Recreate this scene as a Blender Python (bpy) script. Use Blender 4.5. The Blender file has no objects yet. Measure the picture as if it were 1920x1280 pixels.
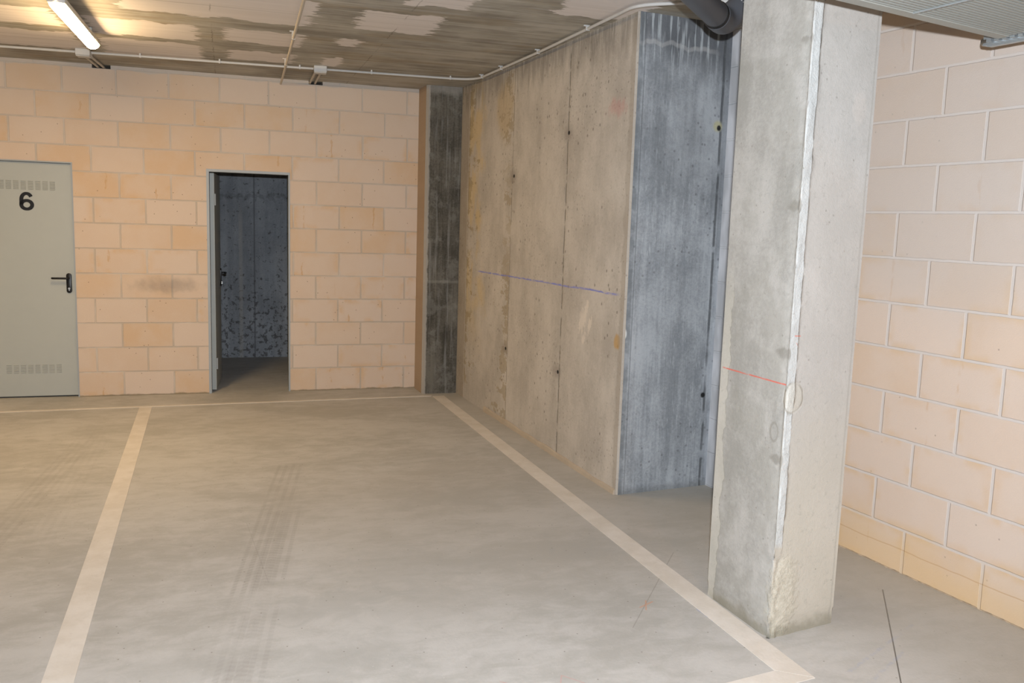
import bpy, bmesh, math, random
from mathutils import Vector, Matrix, noise as mnoise

S = bpy.context.scene
COL = S.collection
PHI = -0.118                      # the back wall is turned this much against the right wall
CP, SP = math.cos(PHI), math.sin(PHI)
H = 2.755                         # ceiling height
DB = 8.142                        # distance of back wall along its normal

# ------------------------------------------------------------------ camera
cam_d = bpy.data.cameras.new('camera')
cam = bpy.data.objects.new('camera', cam_d)
COL.objects.link(cam)
S.camera = cam
cam_d.sensor_width = 36.0
cam_d.lens = 1657.8 * 36.0 / 1920.0
cam_d.clip_start = 0.05
pitch, roll, yaw, CH = 0.1325, 0.0312, 0.4313, 1.5731
fwd = Vector((math.sin(yaw) * math.cos(pitch), math.cos(yaw) * math.cos(pitch), -math.sin(pitch)))
rgt = Vector((math.cos(yaw), -math.sin(yaw), 0))
upv = rgt.cross(fwd)
R2 = math.cos(roll) * rgt + math.sin(roll) * upv
U2 = -math.sin(roll) * rgt + math.cos(roll) * upv
m = Matrix((R2, U2, -fwd)).transposed().to_4x4()
m.translation = Vector((0, 0, CH))
cam.matrix_world = m

# ------------------------------------------------------------------ world, exposure, camera flash
S.view_settings.view_transform = 'Standard'
S.view_settings.look = 'None'
S.view_settings.gamma = 1.0
S.view_settings.use_curve_mapping = False
S.view_settings.exposure = 0.04
wd = bpy.data.worlds.new('world')
S.world = wd
wd.use_nodes = True
wd.node_tree.nodes['Background'].inputs[0].default_value = (0.9, 0.95, 1.0, 1)
wd.node_tree.nodes['Background'].inputs[1].default_value = 0.0

fl_d = bpy.data.lights.new('camera_flash', 'SPOT')
fl_d.energy = 880
fl_d.color = (0.87, 0.93, 1.0)
fl_d.spot_size = math.radians(118)
fl_d.spot_blend = 0.85
fl_d.shadow_soft_size = 0.02
flash = bpy.data.objects.new('camera_flash', fl_d)
COL.objects.link(flash)
fm = Matrix((R2, U2, -fwd)).transposed().to_4x4()
fm.translation = Vector((0, 0, CH)) + U2 * 0.15 + R2 * 0.03
flash.matrix_world = fm

S.cycles.max_bounces = 5
S.cycles.diffuse_bounces = 3
S.cycles.glossy_bounces = 2
S.cycles.adaptive_threshold = 0.03

LAMP_STRENGTH = 125.0
LAMP_COLOR = (1.0, 0.70, 0.36)

# ------------------------------------------------------------------ node expression helper
class X:
    nt = None
    def __init__(s, sock): s.s = sock
    def __add__(a, b): return mth('ADD', a, b)
    def __radd__(a, b): return mth('ADD', b, a)
    def __sub__(a, b): return mth('SUBTRACT', a, b)
    def __rsub__(a, b): return mth('SUBTRACT', b, a)
    def __mul__(a, b): return mth('MULTIPLY', a, b)
    def __rmul__(a, b): return mth('MULTIPLY', b, a)
    def __truediv__(a, b): return mth('DIVIDE', a, b)
    def __neg__(a): return mth('MULTIPLY', a, -1.0)

def put(node, i, v):
    if isinstance(v, X): X.nt.links.new(v.s, node.inputs[i])
    elif v is not None:
        if isinstance(v, (tuple, list)) and len(v) == 3 and node.inputs[i].type == 'RGBA': v = (*v, 1)
        node.inputs[i].default_value = v

def mth(op, *a):
    n = X.nt.nodes.new('ShaderNodeMath'); n.operation = op
    for i, v in enumerate(a): put(n, i, v)
    return X(n.outputs[0])

def mn(a, b): return mth('MINIMUM', a, b)
def mx(a, b): return mth('MAXIMUM', a, b)
def ab(a): return mth('ABSOLUTE', a)
def flr(a): return mth('FLOOR', a)
def clp(a): return mn(mx(a, 0.0), 1.0)

def step(x, lo, hi, o0=0.0, o1=1.0):
    n = X.nt.nodes.new('ShaderNodeMapRange'); n.interpolation_type = 'SMOOTHSTEP'
    put(n, 0, x); n.inputs[1].default_value = lo; n.inputs[2].default_value = hi
    n.inputs[3].default_value = o0; n.inputs[4].default_value = o1
    return X(n.outputs[0])

def down(x, lo, hi): return step(x, lo, hi, 1.0, 0.0)

def vec(x, y, z):
    n = X.nt.nodes.new('ShaderNodeCombineXYZ')
    put(n, 0, x); put(n, 1, y); put(n, 2, z)
    return X(n.outputs[0])

def coords(kind='Object'):
    n = X.nt.nodes.new('ShaderNodeTexCoord')
    s = X.nt.nodes.new('ShaderNodeSeparateXYZ')
    X.nt.links.new(n.outputs[kind], s.inputs[0])
    return X(s.outputs[0]), X(s.outputs[1]), X(s.outputs[2])

def lean(n, x, y, z):
    """feed only the coordinates that vary, in 1-D, 2-D or 3-D"""
    live = [q for q in (x, y, z) if isinstance(q, X)]
    off = sum(q for q in (x, y, z) if not isinstance(q, X)) * 1.37
    if len(live) == 3: put(n, 'Vector', vec(x, y, z)); return
    if len(live) == 2:
        put(n, 'Vector', vec(live[0] + off if off else live[0], live[1], 0.0))
        if hasattr(n, 'noise_dimensions'): n.noise_dimensions = '2D'
        else: n.voronoi_dimensions = '2D'
        return
    n.noise_dimensions = '1D'; put(n, 'W', live[0] + off if off else live[0])

def nz(x, y, z, scale=1.0, detail=4.0, rough=0.55, dist=0.0):
    n = X.nt.nodes.new('ShaderNodeTexNoise')
    lean(n, x, y, z)
    n.inputs['Scale'].default_value = scale; n.inputs['Detail'].default_value = min(detail, 3.0) if detail < 5 else 4.0
    n.inputs['Roughness'].default_value = rough; n.inputs['Distortion'].default_value = dist
    return X(n.outputs[0])

def vor(x, y, z, scale=1.0, rnd=1.0):
    n = X.nt.nodes.new('ShaderNodeTexVoronoi')
    lean(n, x, y, z); n.inputs['Scale'].default_value = scale
    n.inputs['Randomness'].default_value = rnd
    return X(n.outputs['Distance'])

def wn(a, b):
    n = X.nt.nodes.new('ShaderNodeTexWhiteNoise'); n.noise_dimensions = '2D'
    put(n, 'Vector', vec(a, b, 0.0))
    return X(n.outputs['Value'])

def mix(f, a, b, mode='MIX'):
    n = X.nt.nodes.new('ShaderNodeMix'); n.data_type = 'RGBA'; n.blend_type = mode
    put(n, 0, f)
    put(n, 6, a); put(n, 7, b)
    return X(n.outputs[2])

def scale_col(c, f):   # colour times scalar
    n = X.nt.nodes.new('ShaderNodeVectorMath'); n.operation = 'SCALE'
    put(n, 0, c); put(n, 'Scale', f)
    return X(n.outputs[0])

def material(name, build):
    mt = bpy.data.materials.new(name); mt.use_nodes = True
    nt = mt.node_tree; X.nt = nt
    b = nt.nodes['Principled BSDF']
    r = build()
    col, rough, height, dist = (list(r) + [None] * 4)[:4]
    put(b, 'Base Color', col)
    put(b, 'Roughness', rough if rough is not None else 0.8)
    b.inputs['Specular IOR Level'].default_value = 0.3
    if height is not None:
        bp = nt.nodes.new('ShaderNodeBump')
        put(bp, 'Height', height); bp.inputs['Distance'].default_value = dist or 0.003
        bp.inputs['Strength'].default_value = 0.8
        nt.links.new(bp.outputs[0], b.inputs['Normal'])
    return mt

def plain(name, col, rough=0.5, metal=0.0, var=0.0):
    def f():
        if var:
            x, y, z = coords()
            n = nz(x, y, z, 9.0, 5.0)
            return mix(n, tuple(c * (1 - var) for c in col), tuple(min(1, c * (1 + var)) for c in col)), rough
        return col, rough
    mt = material(name, f)
    mt.node_tree.nodes['Principled BSDF'].inputs['Metallic'].default_value = metal
    return mt

# ------------------------------------------------------------------ mesh helpers
def newobj(name, bm, mat=None, parent=None, smooth=False, loc=None, rotz=None):
    me = bpy.data.meshes.new(name)
    bmesh.ops.recalc_face_normals(bm, faces=bm.faces)
    bm.to_mesh(me); bm.free()
    if mat: me.materials.append(mat)
    if smooth:
        for p in me.polygons: p.use_smooth = True
        me.set_sharp_from_angle(angle=math.radians(40))
    o = bpy.data.objects.new(name, me)
    COL.objects.link(o)
    if parent: o.parent = parent
    if loc: o.location = loc
    if rotz is not None: o.rotation_euler[2] = rotz
    return o

def empty(name, loc, rotz=0.0):
    o = bpy.data.objects.new(name, None); COL.objects.link(o)
    o.location = loc; o.rotation_euler[2] = rotz; o.empty_display_size = 0.1
    return o

def tag(o, label=None, cat=None, group=None, kind=None):
    if label: o['label'] = label
    if cat: o['category'] = cat
    if group: o['group'] = group
    if kind: o['kind'] = kind
    return o

def box(bm, x0, x1, y0, y1, z0, z1, bev=0.0):
    r = bmesh.ops.create_cube(bm, size=1.0)
    for v in r['verts']:
        v.co = Vector((x0 + (v.co.x + .5) * (x1 - x0), y0 + (v.co.y + .5) * (y1 - y0), z0 + (v.co.z + .5) * (z1 - z0)))
    if bev:
        es = list({e for v in r['verts'] for e in v.link_edges})
        bmesh.ops.bevel(bm, geom=es, offset=bev, segments=2, affect='EDGES', profile=0.6)
    return bm

def boxes(*lst, bev=0.0):
    bm = bmesh.new()
    for b in lst: box(bm, *b, bev=bev)
    return bm

def tube(bm, pts, r, seg=14, cap=True, radii=None):
    pts = [Vector(p) for p in pts]
    rings = []
    t0 = (pts[1] - pts[0]).normalized()
    ref = Vector((0, 0, 1)) if abs(t0.z) < .9 else Vector((1, 0, 0))
    u = t0.cross(ref).normalized()
    for i, p in enumerate(pts):
        if i == 0: t = t0
        elif i == len(pts) - 1: t = (pts[i] - pts[i - 1]).normalized()
        else: t = ((pts[i + 1] - p).normalized() + (p - pts[i - 1]).normalized()).normalized()
        u = (u - t * u.dot(t)).normalized()
        w = t.cross(u)
        rr = radii[i] if radii else r
        rings.append([bm.verts.new(p + (u * math.cos(a) + w * math.sin(a)) * rr) for a in [2 * math.pi * k / seg for k in range(seg)]])
    for a, b in zip(rings[:-1], rings[1:]):
        for k in range(seg): bm.faces.new((a[k], a[(k + 1) % seg], b[(k + 1) % seg], b[k]))
    if cap:
        bm.faces.new(rings[0]); bm.faces.new(rings[-1])
    return bm

def arc(p0, pc, p1, n=8):          # rounded bend from p0 over pc to p1
    p0, pc, p1 = Vector(p0), Vector(pc), Vector(p1)
    return [p0 * (1 - t) ** 2 + pc * 2 * t * (1 - t) + p1 * t * t for t in [i / n for i in range(n + 1)]]

def prism(bm, pts, z0, z1):
    a = [bm.verts.new((p[0], p[1], z0)) for p in pts]
    b = [bm.verts.new((p[0], p[1], z1)) for p in pts]
    n = len(pts)
    for i in range(n): bm.faces.new((a[i], a[(i + 1) % n], b[(i + 1) % n], b[i]))
    bm.faces.new(a[::-1]); bm.faces.new(b)
    return bm

def cell_wall(us, zs, hole, d0, d1):
    """wall slab between depths d0 and d1 over a u / z grid, skipping the cells that are holes"""
    bm = bmesh.new(); cache = {}
    def V(u, d, z):
        k = (round(u, 4), round(d, 4), round(z, 4))
        if k not in cache: cache[k] = bm.verts.new(k)
        return cache[k]
    nu, nzc = len(us) - 1, len(zs) - 1
    def solid(i, j):
        if i < 0 or j < 0 or i >= nu or j >= nzc: return False
        return not hole((us[i] + us[i + 1]) / 2, (zs[j] + zs[j + 1]) / 2)
    for i in range(nu):
        for j in range(nzc):
            if not solid(i, j): continue
            a, b, c, d = us[i], us[i + 1], zs[j], zs[j + 1]
            bm.faces.new((V(a, d0, c), V(b, d0, c), V(b, d0, d), V(a, d0, d)))
            bm.faces.new((V(a, d1, c), V(a, d1, d), V(b, d1, d), V(b, d1, c)))
            if not solid(i - 1, j): bm.faces.new((V(a, d0, c), V(a, d0, d), V(a, d1, d), V(a, d1, c)))
            if not solid(i + 1, j): bm.faces.new((V(b, d0, c), V(b, d1, c), V(b, d1, d), V(b, d0, d)))
            if not solid(i, j - 1): bm.faces.new((V(a, d0, c), V(a, d1, c), V(b, d1, c), V(b, d0, c)))
            if not solid(i, j + 1): bm.faces.new((V(a, d0, d), V(b, d0, d), V(b, d1, d), V(a, d1, d)))
    return bm

# ------------------------------------------------------------------ materials of the setting
def seg_mask(px, py, ax, ay, bx, by, w, soft=0.5):
    """1 within w of the straight stroke a-b (in the given 2-D coordinates)"""
    L2 = (bx - ax) ** 2 + (by - ay) ** 2
    t = clp(((px - ax) * (bx - ax) + (py - ay) * (by - ay)) / L2)
    dx = px - (t * (bx - ax) + ax); dy = py - (t * (by - ay) + ay)
    d = mth('SQRT', dx * dx + dy * dy)
    return down(d, w * (1 - soft), w * (1 + soft))

def ell(px, py, cx, cy, rx, ry, soft=0.35, warp=None):
    dx = (px - cx) / rx; dy = (py - cy) / ry
    d = mth('SQRT', dx * dx + dy * dy)
    if warp is not None: d = d + warp
    return down(d, 1 - soft, 1 + soft)

def blocks(u, w, z, ph_even, ph_odd, L, M=0.21, z0=0.0, jh=0.0045, jv=0.006, pale=0.0, nscale=1.0):
    """returns colour, roughness, height of the sand-coloured block wall"""
    wob = (nz(u, w, z, 14.0, 3.0) - 0.5)
    zz = z - z0 + wob * 0.004
    row = flr(zz / M)
    odd = mth('PINGPONG', row, 1.0)
    uu = u - (odd * (ph_odd - ph_even) + ph_even) + (wn(row, 4.7) - 0.5) * 0.014 + wob * 0.004
    cell = flr(uu / L)
    fu = uu - cell * L
    fz = zz - row * M
    du = mn(fu, L - fu); dz = mn(fz, M - fz)
    r1 = wn(cell + 3.1, row); r2 = wn(cell + 17.7, row + 5.2); r3 = wn(cell - 9.4, row + 1.9)
    jm = mx(down(du, jv * 0.75, jv * 1.35), down(dz, jh * 0.7, jh * 1.35))
    smear = step(nz(u, w, z, 5.0, 4.0), 0.42, 0.66)
    halo = mx(down(du, 0.0, 0.028), down(dz, 0.0, 0.02)) * smear
    base = mix(r1, (0.595, 0.462, 0.355), (0.615, 0.50, 0.41))
    orange = mix(step(r2, 0.45, 1.0) * 0.75, base, (0.59, 0.41, 0.255))
    edge = mx(down(du, 0.01, 0.075), down(dz, 0.01, 0.06)) * step(nz(u + r3 * 9.0, w, z, 6.0, 3.0), 0.44, 0.62)
    c = mix(edge * step(r3, 0.25, 0.8) * 0.75, orange, (0.585, 0.395, 0.235))
    blotch = step(nz(u, w, z, 3.2, 6.0, 0.6), 0.35, 0.68)
    c = mix(blotch * 0.45, c, (0.625, 0.515, 0.425))
    # short vertical rusty runs inside some blocks
    run = down(ab(fu - (r2 * 0.28 + 0.06) + (nz(u, z, w, 20.0, 2.0) - 0.5) * 0.03), 0.003, 0.012) * step(r3, 0.62, 0.7) * step(nz(u * 3.0, w, z, 8.0, 3.0), 0.48, 0.6)
    c = mix(run * 0.55, c, (0.50, 0.285, 0.12))
    grain = nz(u, w, z, 160.0, 4.0, 0.7)
    c = scale_col(c, grain * 0.10 + 0.95)
    mort = mix(nz(u, w, z, 8.0, 4.0), (0.50, 0.44, 0.38), (0.60, 0.545, 0.49))
    if pale: mort = mix(pale, mort, (0.575, 0.57, 0.57))
    c = mix(halo * 0.5, c, mort)
    # pores
    pit = down(vor(u, w, z, 7.5), 0.02, 0.04) * step(nz(u, w, z, 2.1, 1.0), 0.52, 0.6)
    c = mix(pit * 0.7, c, (0.16, 0.11, 0.07))
    hgt = (1.0 - jm) * 0.75 + grain * 0.22
    return c, mort, jm, du, dz, hgt

def m_back():
    u, d, z = coords(); d = 0.0
    c, mort, jm, du, dz, h = blocks(u, d, z, 0.355, 0.150, 0.4045)
    vis = step(nz(u, d, z, 2.3, 3.0), 0.30, 0.55)          # joints flush and barely visible in places
    low = down(z, 1.4, 2.2)
    jc = mix(low * 0.6 * vis, mort, (0.50, 0.41, 0.315))
    hair = down(ab(mn(du, dz) - 0.004), 0.0006, 0.0022) * vis
    c = mix(jm * 0.85, c, jc)
    c = mix(hair * 0.42, c, (0.26, 0.205, 0.16))
    top = step(z + (nz(u, d, z, 6.0, 4.0) - 0.5) * 0.05, 2.715, 2.728)
    c = mix(top * 0.9, c, (0.50, 0.46, 0.42))
    hi = step(z, 1.9, 2.7) * (1.0 - jm)
    c = mix(hi * 0.3, c, (0.56, 0.485, 0.41))
    # dark scuff left of the open door, darker line at the foot
    sc = ell(u + z * 0.0, z, -0.50, 0.955, 0.22, 0.055, 0.7, (nz(u, d, z, 11.0, 4.0) - 0.5) * 1.6)
    c = mix(sc * 0.35, c, (0.13, 0.12, 0.12))
    foot = down(z + (nz(u, d, z, 9.0, 4.0) - 0.5) * 0.03, 0.004, 0.018)
    c = mix(foot * 0.7, c, (0.19, 0.15, 0.08))
    return c, 0.93, h, 0.0035

def m_right():
    x, y, z = coords(); x = 0.0
    c, mort, jm, du, dz, h = blocks(y, x, z, 0.372, 0.157, 0.41, jh=0.006, jv=0.007, pale=0.6)
    c = mix(jm, c, mort)
    cool_light = step(z + (nz(y, x, z, 0.9, 2.0) - 0.5) * 0.8, 1.15, 1.7) * (1.0 - jm)  # cooler light on the upper wall, put into the block colour
    c = mix(0.40, c, (0.545, 0.47, 0.425))
    e2 = mx(down(du, 0.006, 0.05), down(dz, 0.005, 0.045)) * (1.0 - jm) * step(nz(y, 4.0, z, 3.3, 4.0, 0.65), 0.46, 0.62) * down(z, 1.5, 2.1)
    c = mix(e2 * 0.55, c, (0.56, 0.40, 0.245))
    c = mix(cool_light * 0.5, c, (0.47, 0.435, 0.41))
    low = down(z + (nz(y, x, z, 3.0, 4.0) - 0.5) * 0.25, 0.05, 0.30)
    c = mix(low * 0.6, c, (0.60, 0.42, 0.215))  # warm lamp light painted into the lowest blocks
    crack = down(ab(z - 0.115 + (nz(y, x, 0.0, 2.5, 3.0) - 0.5) * 0.02), 0.001, 0.004)
    c = mix(crack * 0.5, c, (0.42, 0.25, 0.12))
    foot = down(z + (nz(y, x, z, 18.0, 4.0) - 0.5) * 0.02, 0.002, 0.009)
    c = mix(foot * 0.7, c, (0.25, 0.2, 0.15))
    # rendered end next to the concrete
    e = step(y + (nz(y, x, z, 4.0, 3.0) - 0.5) * 0.2, 3.40, 3.46)
    ec = mix(step(nz(y * 2.0, x, z * 0.7, 2.2, 4.0), 0.4, 0.6), (0.46, 0.47, 0.49), (0.64, 0.65, 0.68))
    c = mix(e, c, ec)
    return c, 0.93, h, 0.004

def concrete_base(u, w, z, lo, hi, streak=28.0, k=0.22):
    """board-cast concrete: vertical streaks, clouds, fine grain"""
    st = nz(u * streak, w * streak, z * 0.8, 1.0, 3.0, 0.6)
    st2 = nz(u * streak * 3.5, w * streak * 3.5, z * 2.6, 1.0, 3.0, 0.6)
    cl = nz(u * 1.3, w * 1.3, z * 0.9, 2.3, 5.0, 0.66)
    gr = nz(u, w, z, 60.0, 3.0, 0.8)
    f = step(st * k + st2 * (k * 0.6) + cl * (0.78 - k * 1.6) + gr * 0.22, 0.36, 0.64)
    return mix(f, lo, hi), st, st2, cl, gr

def m_mid_wall():
    """long concrete wall (left flank) and its end face"""
    x, y, z = coords()
    X0, Y0 = 2.704, 4.337
    # --- flank
    c, st, st2, cl, gr = concrete_base(y, x * 0.0, z, (0.385, 0.352, 0.312), (0.53, 0.49, 0.44), 11.0, 0.10)
    wv = (nz(y, 0.0, z, 3.0, 4.0) - 0.5)
    yellow = clp(step(y + wv * 0.9, 6.85, 7.1) * down(y, 7.29, 7.32)) * step(nz(y * 2, 0.0, z, 1.8, 3.0), 0.36, 0.56) * step(z, 0.3, 1.2)
    c = mix(yellow * 0.65, c, (0.56, 0.42, 0.20))
    y2 = ell(y, z, 6.42, 2.45, 0.16, 0.22, 0.5, wv * 1.5)
    c = mix(y2 * 0.5, c, (0.46, 0.34, 0.17))
    # damp ragged edges at seams
    jag = (nz(y * 0.6, 0.0, z * 1.0, 7.0, 5.0, 0.7) - 0.5)
    seamA = down(y - 6.25 - jag * 1.5 - 0.03, 0.0, 0.03) * step(y, 6.225, 6.245) * step(nz(0.0, 0.0, z, 1.7, 3.0), 0.38, 0.52)
    c = mix(seamA * 0.6, c, (0.31, 0.25, 0.155))
    seamB = down(7.32 - y - jag * 1.3 - 0.03, 0.0, 0.03) * down(y, 7.32, 7.33) * step(nz(0.0, 2.0, z, 2.0, 3.0), 0.36, 0.5)
    c = mix(seamB * 0.6, c, (0.29, 0.225, 0.12))
    def joint(y0, w, dark, t=0.8):
        mk = down(ab(y - y0 + (nz(0.0, 0.0, z, 4.0, 4.0) - 0.5) * 0.018), w * 0.4, w * 1.3) * step(nz(0.0, y0, z, 9.0, 4.0), 0.30, 0.52)
        return mk * t
    j1 = joint(6.235, 0.006, 0, 0.75); j2 = joint(5.228, 0.010, 0, 0.9); j3 = joint(7.31, 0.006, 0, 0.55)
    c = mix(mx(j1, j2), c, (0.215, 0.20, 0.175))
    c = mix(down(ab(y - 5.205), 0.004, 0.014) * 0.3 * step(nz(0.0, 0.0, z, 5.0, 3.0), 0.45, 0.6), c, (0.42, 0.40, 0.37))
    c = mix(down(ab(y - 7.335), 0.002, 0.006) * 0.6, c, (0.46, 0.40, 0.32))
    c = mix(j3, c, (0.14, 0.11, 0.07))
    band = step(y, 7.33, 7.345)
    c = mix(band * 0.45, c, (0.22, 0.165, 0.10))
    # top run-off
    runs = step(z + (nz(y, 0.0, z * 0.2, 14.0, 4.0) - 0.5) * 0.5, 2.48, 2.78)
    c = mix(runs * 0.55, c, (0.15, 0.14, 0.12))
    wr = runs * step(nz(y, 0.0, z * 0.1, 34.0, 2.0), 0.58, 0.68)
    c = mix(wr * 0.6, c, (0.50, 0.47, 0.43))
    # pock marks and speckle
    def pocks(u, sc, th):
        return down(vor(u, 0.0, z * 0.8, sc), th * 0.5, th) * step(nz(u, 0.0, z, 1.9, 1.0), 0.50, 0.62)
    pk = mx(pocks(y, 9.0, 0.09), pocks(y + 5.0, 17.0, 0.10) * 0.8)
    c = mix(pk * 0.6, c, (0.12, 0.105, 0.085))
    spk = step(nz(y, 0.0, z, 30.0, 3.0, 0.75), 0.60, 0.72)
    c = mix(spk * 0.32, c, (0.24, 0.21, 0.17))
    lsp = step(nz(y + 7.0, 0.0, z, 24.0, 3.0, 0.75), 0.62, 0.72)
    c = mix(lsp * 0.25, c, (0.62, 0.57, 0.51))
    # tie holes
    ties = None
    for (ty, tz) in ((5.215, 2.17), (6.20, 1.93), (6.27, 0.60), (5.25, 0.585)):
        q = ell(y, z, ty, tz, 0.016, 0.013, 0.3); halo = ell(y, z, ty + 0.02, tz, 0.07, 0.045, 0.6, jag * 1.2)
        c = mix(halo * 0.45, c, (0.20, 0.175, 0.15)); c = mix(q, c, (0.02, 0.02, 0.02))
        ties = q if ties is None else mx(ties, q)
    # blue chalk line
    bl = down(ab(z - (1.182 - (y - 4.39) * 0.0076) + (nz(y, 0, 0, 3.0, 2.0) - .5) * 0.010), 0.003, 0.009) * step(y, 4.38, 4.5) * down(y, 6.9, 7.05)
    bl = bl * step(nz(y * 2.0, 0.0, z * 20.0, 6.0, 4.0, 0.7), 0.32, 0.55)
    c = mix(bl * 0.85, c, (0.17, 0.20, 0.56))
    # white plaster smear, ochre dab, pink mark
    pw = (nz(y * 1.4, 0.0, z * 0.6, 14.0, 4.0, 0.65) - 0.5)
    for (a, b, ra, rb, rot) in ((4.90, 0.975, 0.055, 0.075, 0), (4.85, 1.04, 0.03, 0.075, 0), (4.79, 0.96, 0.028, 0.05, 0), (4.87, 0.865, 0.024, 0.04, 0)):
        pmk = ell(y + (z - b) * 0.35, z, a, b, ra * 0.85, rb * 0.9, 0.12, (nz(y * 2.2, 0.0, z, 24.0, 4.0, 0.7) - 0.5) * 3.2)
        c = mix(pmk * 0.85, c, (0.62, 0.56, 0.49))
    c = mix(ell(y, z, 4.415, 0.905, 0.035, 0.045, 0.3, pw) * 0.7, c, (0.46, 0.27, 0.07))
    c = mix(ell(y, z, 4.55, 2.27, 0.10, 0.05, 0.5, pw * 2.5) * 0.35, c, (0.50, 0.22, 0.20))
    # worn corner
    edge = down(y - Y0 + (nz(0.0, 0.0, z, 9.0, 4.0) - 0.5) * 0.06, 0.05, 0.075)
    c = mix(edge * 0.45, c, (0.30, 0.265, 0.22))
    return c, 0.9, gr * 0.5 - mx(j1, j2) * 0.8, 0.004

def m_mid_end():
    """end face of the concrete wall, towards the pillar"""
    x, y, z = coords()
    X0, Y0 = 2.704, 4.337
    c, st, st2, cl2, gr = concrete_base(x, 0.0, z, (0.205, 0.222, 0.24), (0.39, 0.415, 0.44), 18.0)  # blue of the flash light is mixed into this face's grey
    u = x - X0
    # dark run-off below the ceiling with pale lime drips
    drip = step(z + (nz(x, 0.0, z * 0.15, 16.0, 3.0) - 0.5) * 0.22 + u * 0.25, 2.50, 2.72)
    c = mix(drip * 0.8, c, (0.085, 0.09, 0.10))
    lime = step(z, 2.36, 2.62) * step(nz(x, 0.0, z * 0.06, 42.0, 3.0, 0.6), 0.54, 0.66)
    c = mix(lime * 0.6, c, (0.50, 0.54, 0.56))
    ln = down(ab(z - 2.60 + (u - 0.1) * 0.02 + (nz(x, 0.0, 0.0, 9.0, 3.0) - 0.5) * 0.06), 0.006, 0.018) * down(u, 0.45, 0.6)
    c = mix(ln * 0.35, c, (0.50, 0.50, 0.49))
    scr = step(nz(x * 1.0 + z * 0.04, 0.0, z * 0.18, 60.0, 3.0, 0.6), 0.60, 0.72) * step(nz(x, 3.0, z, 1.4, 2.0), 0.42, 0.6)
    c = mix(scr * 0.4, c, (0.50, 0.53, 0.56))
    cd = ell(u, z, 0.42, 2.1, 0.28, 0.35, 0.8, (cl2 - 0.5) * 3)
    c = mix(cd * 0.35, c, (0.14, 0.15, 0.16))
    js = down(ab(u - 0.60 + (nz(0.0, 0.0, z, 3.0, 3.0) - 0.5) * 0.012), 0.004, 0.012) * step(nz(0.0, 1.0, z, 8.0, 4.0), 0.25, 0.5)
    c = mix(js * 0.8, c, (0.07, 0.075, 0.08))
    rb = step(u, 0.605, 0.615)
    c = mix(rb * 0.45 * step(nz(x, 0.0, z, 2.2, 3.0), 0.35, 0.6), c, (0.15, 0.16, 0.175))
    c = mix(step(u + (nz(x, 0.0, z, 2.6, 3.0) - 0.5) * 0.25, 0.60, 0.66) * down(z, 1.2, 2.0) * 0.45, c, (0.48, 0.51, 0.55))
    tie2 = mx(ell(u, z, 0.585, 2.165, 0.014, 0.016, 0.3), ell(u, z, 0.585, 0.572, 0.016, 0.016, 0.3))
    c = mix(ell(u, z, 0.575, 2.175, 0.03, 0.03, 0.4) * 0.7, c, (0.45, 0.42, 0.22))
    c = mix(tie2, c, (0.015, 0.015, 0.015))
    ecor = down(u + (nz(0.0, 0.0, z, 6.0, 4.0) - 0.5) * 0.03, 0.035, 0.05)
    c = mix(ecor * (step(nz(u, 5.0, z, 9.0, 4.0), 0.35, 0.6) * 0.4 + 0.25), c, (0.14, 0.155, 0.165))
    c = mix(down(ab(u - 0.052), 0.002, 0.006) * 0.5, c, (0.10, 0.11, 0.12))
    c = mix(step(nz(u, 2.0, z, 30.0, 3.0, 0.75), 0.60, 0.72) * 0.3, c, (0.15, 0.16, 0.165))
    c = mix(ell(u, z, 0.0, 0.96, 0.02, 0.03, 0.3) , c, (0.66, 0.66, 0.64))
    ft = down(z + (nz(x, 0.0, z, 9.0, 4.0) - 0.5) * 0.05, 0.01, 0.06)
    c = mix(ft * 0.4, c, (0.10, 0.10, 0.095))
    pk2 = down(vor(x, 0.0, z, 11.0), 0.05, 0.10) * step(nz(x, 0.0, z, 2.3, 1.0), 0.52, 0.62)
    c = mix(pk2 * 0.5, c, (0.10, 0.10, 0.11))
    return c, 0.9, gr * 0.5 - js * 0.8, 0.004

def m_pilaster():
    x, y, z = coords()
    u = x * CP + y * SP; X0_, Y0_ = x, y; x, y = u, 0.0
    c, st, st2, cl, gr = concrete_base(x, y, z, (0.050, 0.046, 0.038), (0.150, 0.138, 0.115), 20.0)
    pale = step(nz(x * 26.0, 0.0, z * 1.2, 1.0, 4.0, 0.65), 0.56, 0.72)
    c = mix(pale * 0.45, c, (0.26, 0.26, 0.255))
    cl2 = step(nz(x, y, z, 5.5, 5.0, 0.7), 0.52, 0.66)
    c = mix(cl2 * 0.35, c, (0.23, 0.225, 0.205))
    tp = step(z + (nz(x, y, z, 9.0, 4.0) - 0.5) * 0.15, 2.66, 2.74)
    c = mix(tp * 0.6, c, (0.30, 0.285, 0.26))
    hz = down(ab(z - 1.03), 0.004, 0.02)
    c = mix(hz * 0.3, c, (0.30, 0.29, 0.26))
    # pale chamfered corner and left flank with the lamp's warm light painted in
    x, y = X0_, Y0_
    e = down(x - 2.60 + (nz(0.0, 0.0, z, 12.0, 4.0) - 0.5) * 0.02, 0.022, 0.034)
    c = mix(e * 0.85, c, (0.36, 0.33, 0.29))
    fl = step(y - (7.588 - (x - 2.595) * 0.127), 0.016, 0.03)
    lc = mix(cl, (0.33, 0.24, 0.165), (0.43, 0.325, 0.235))
    c = mix(fl, c, lc)
    return c, 0.9, gr, 0.003

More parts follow.
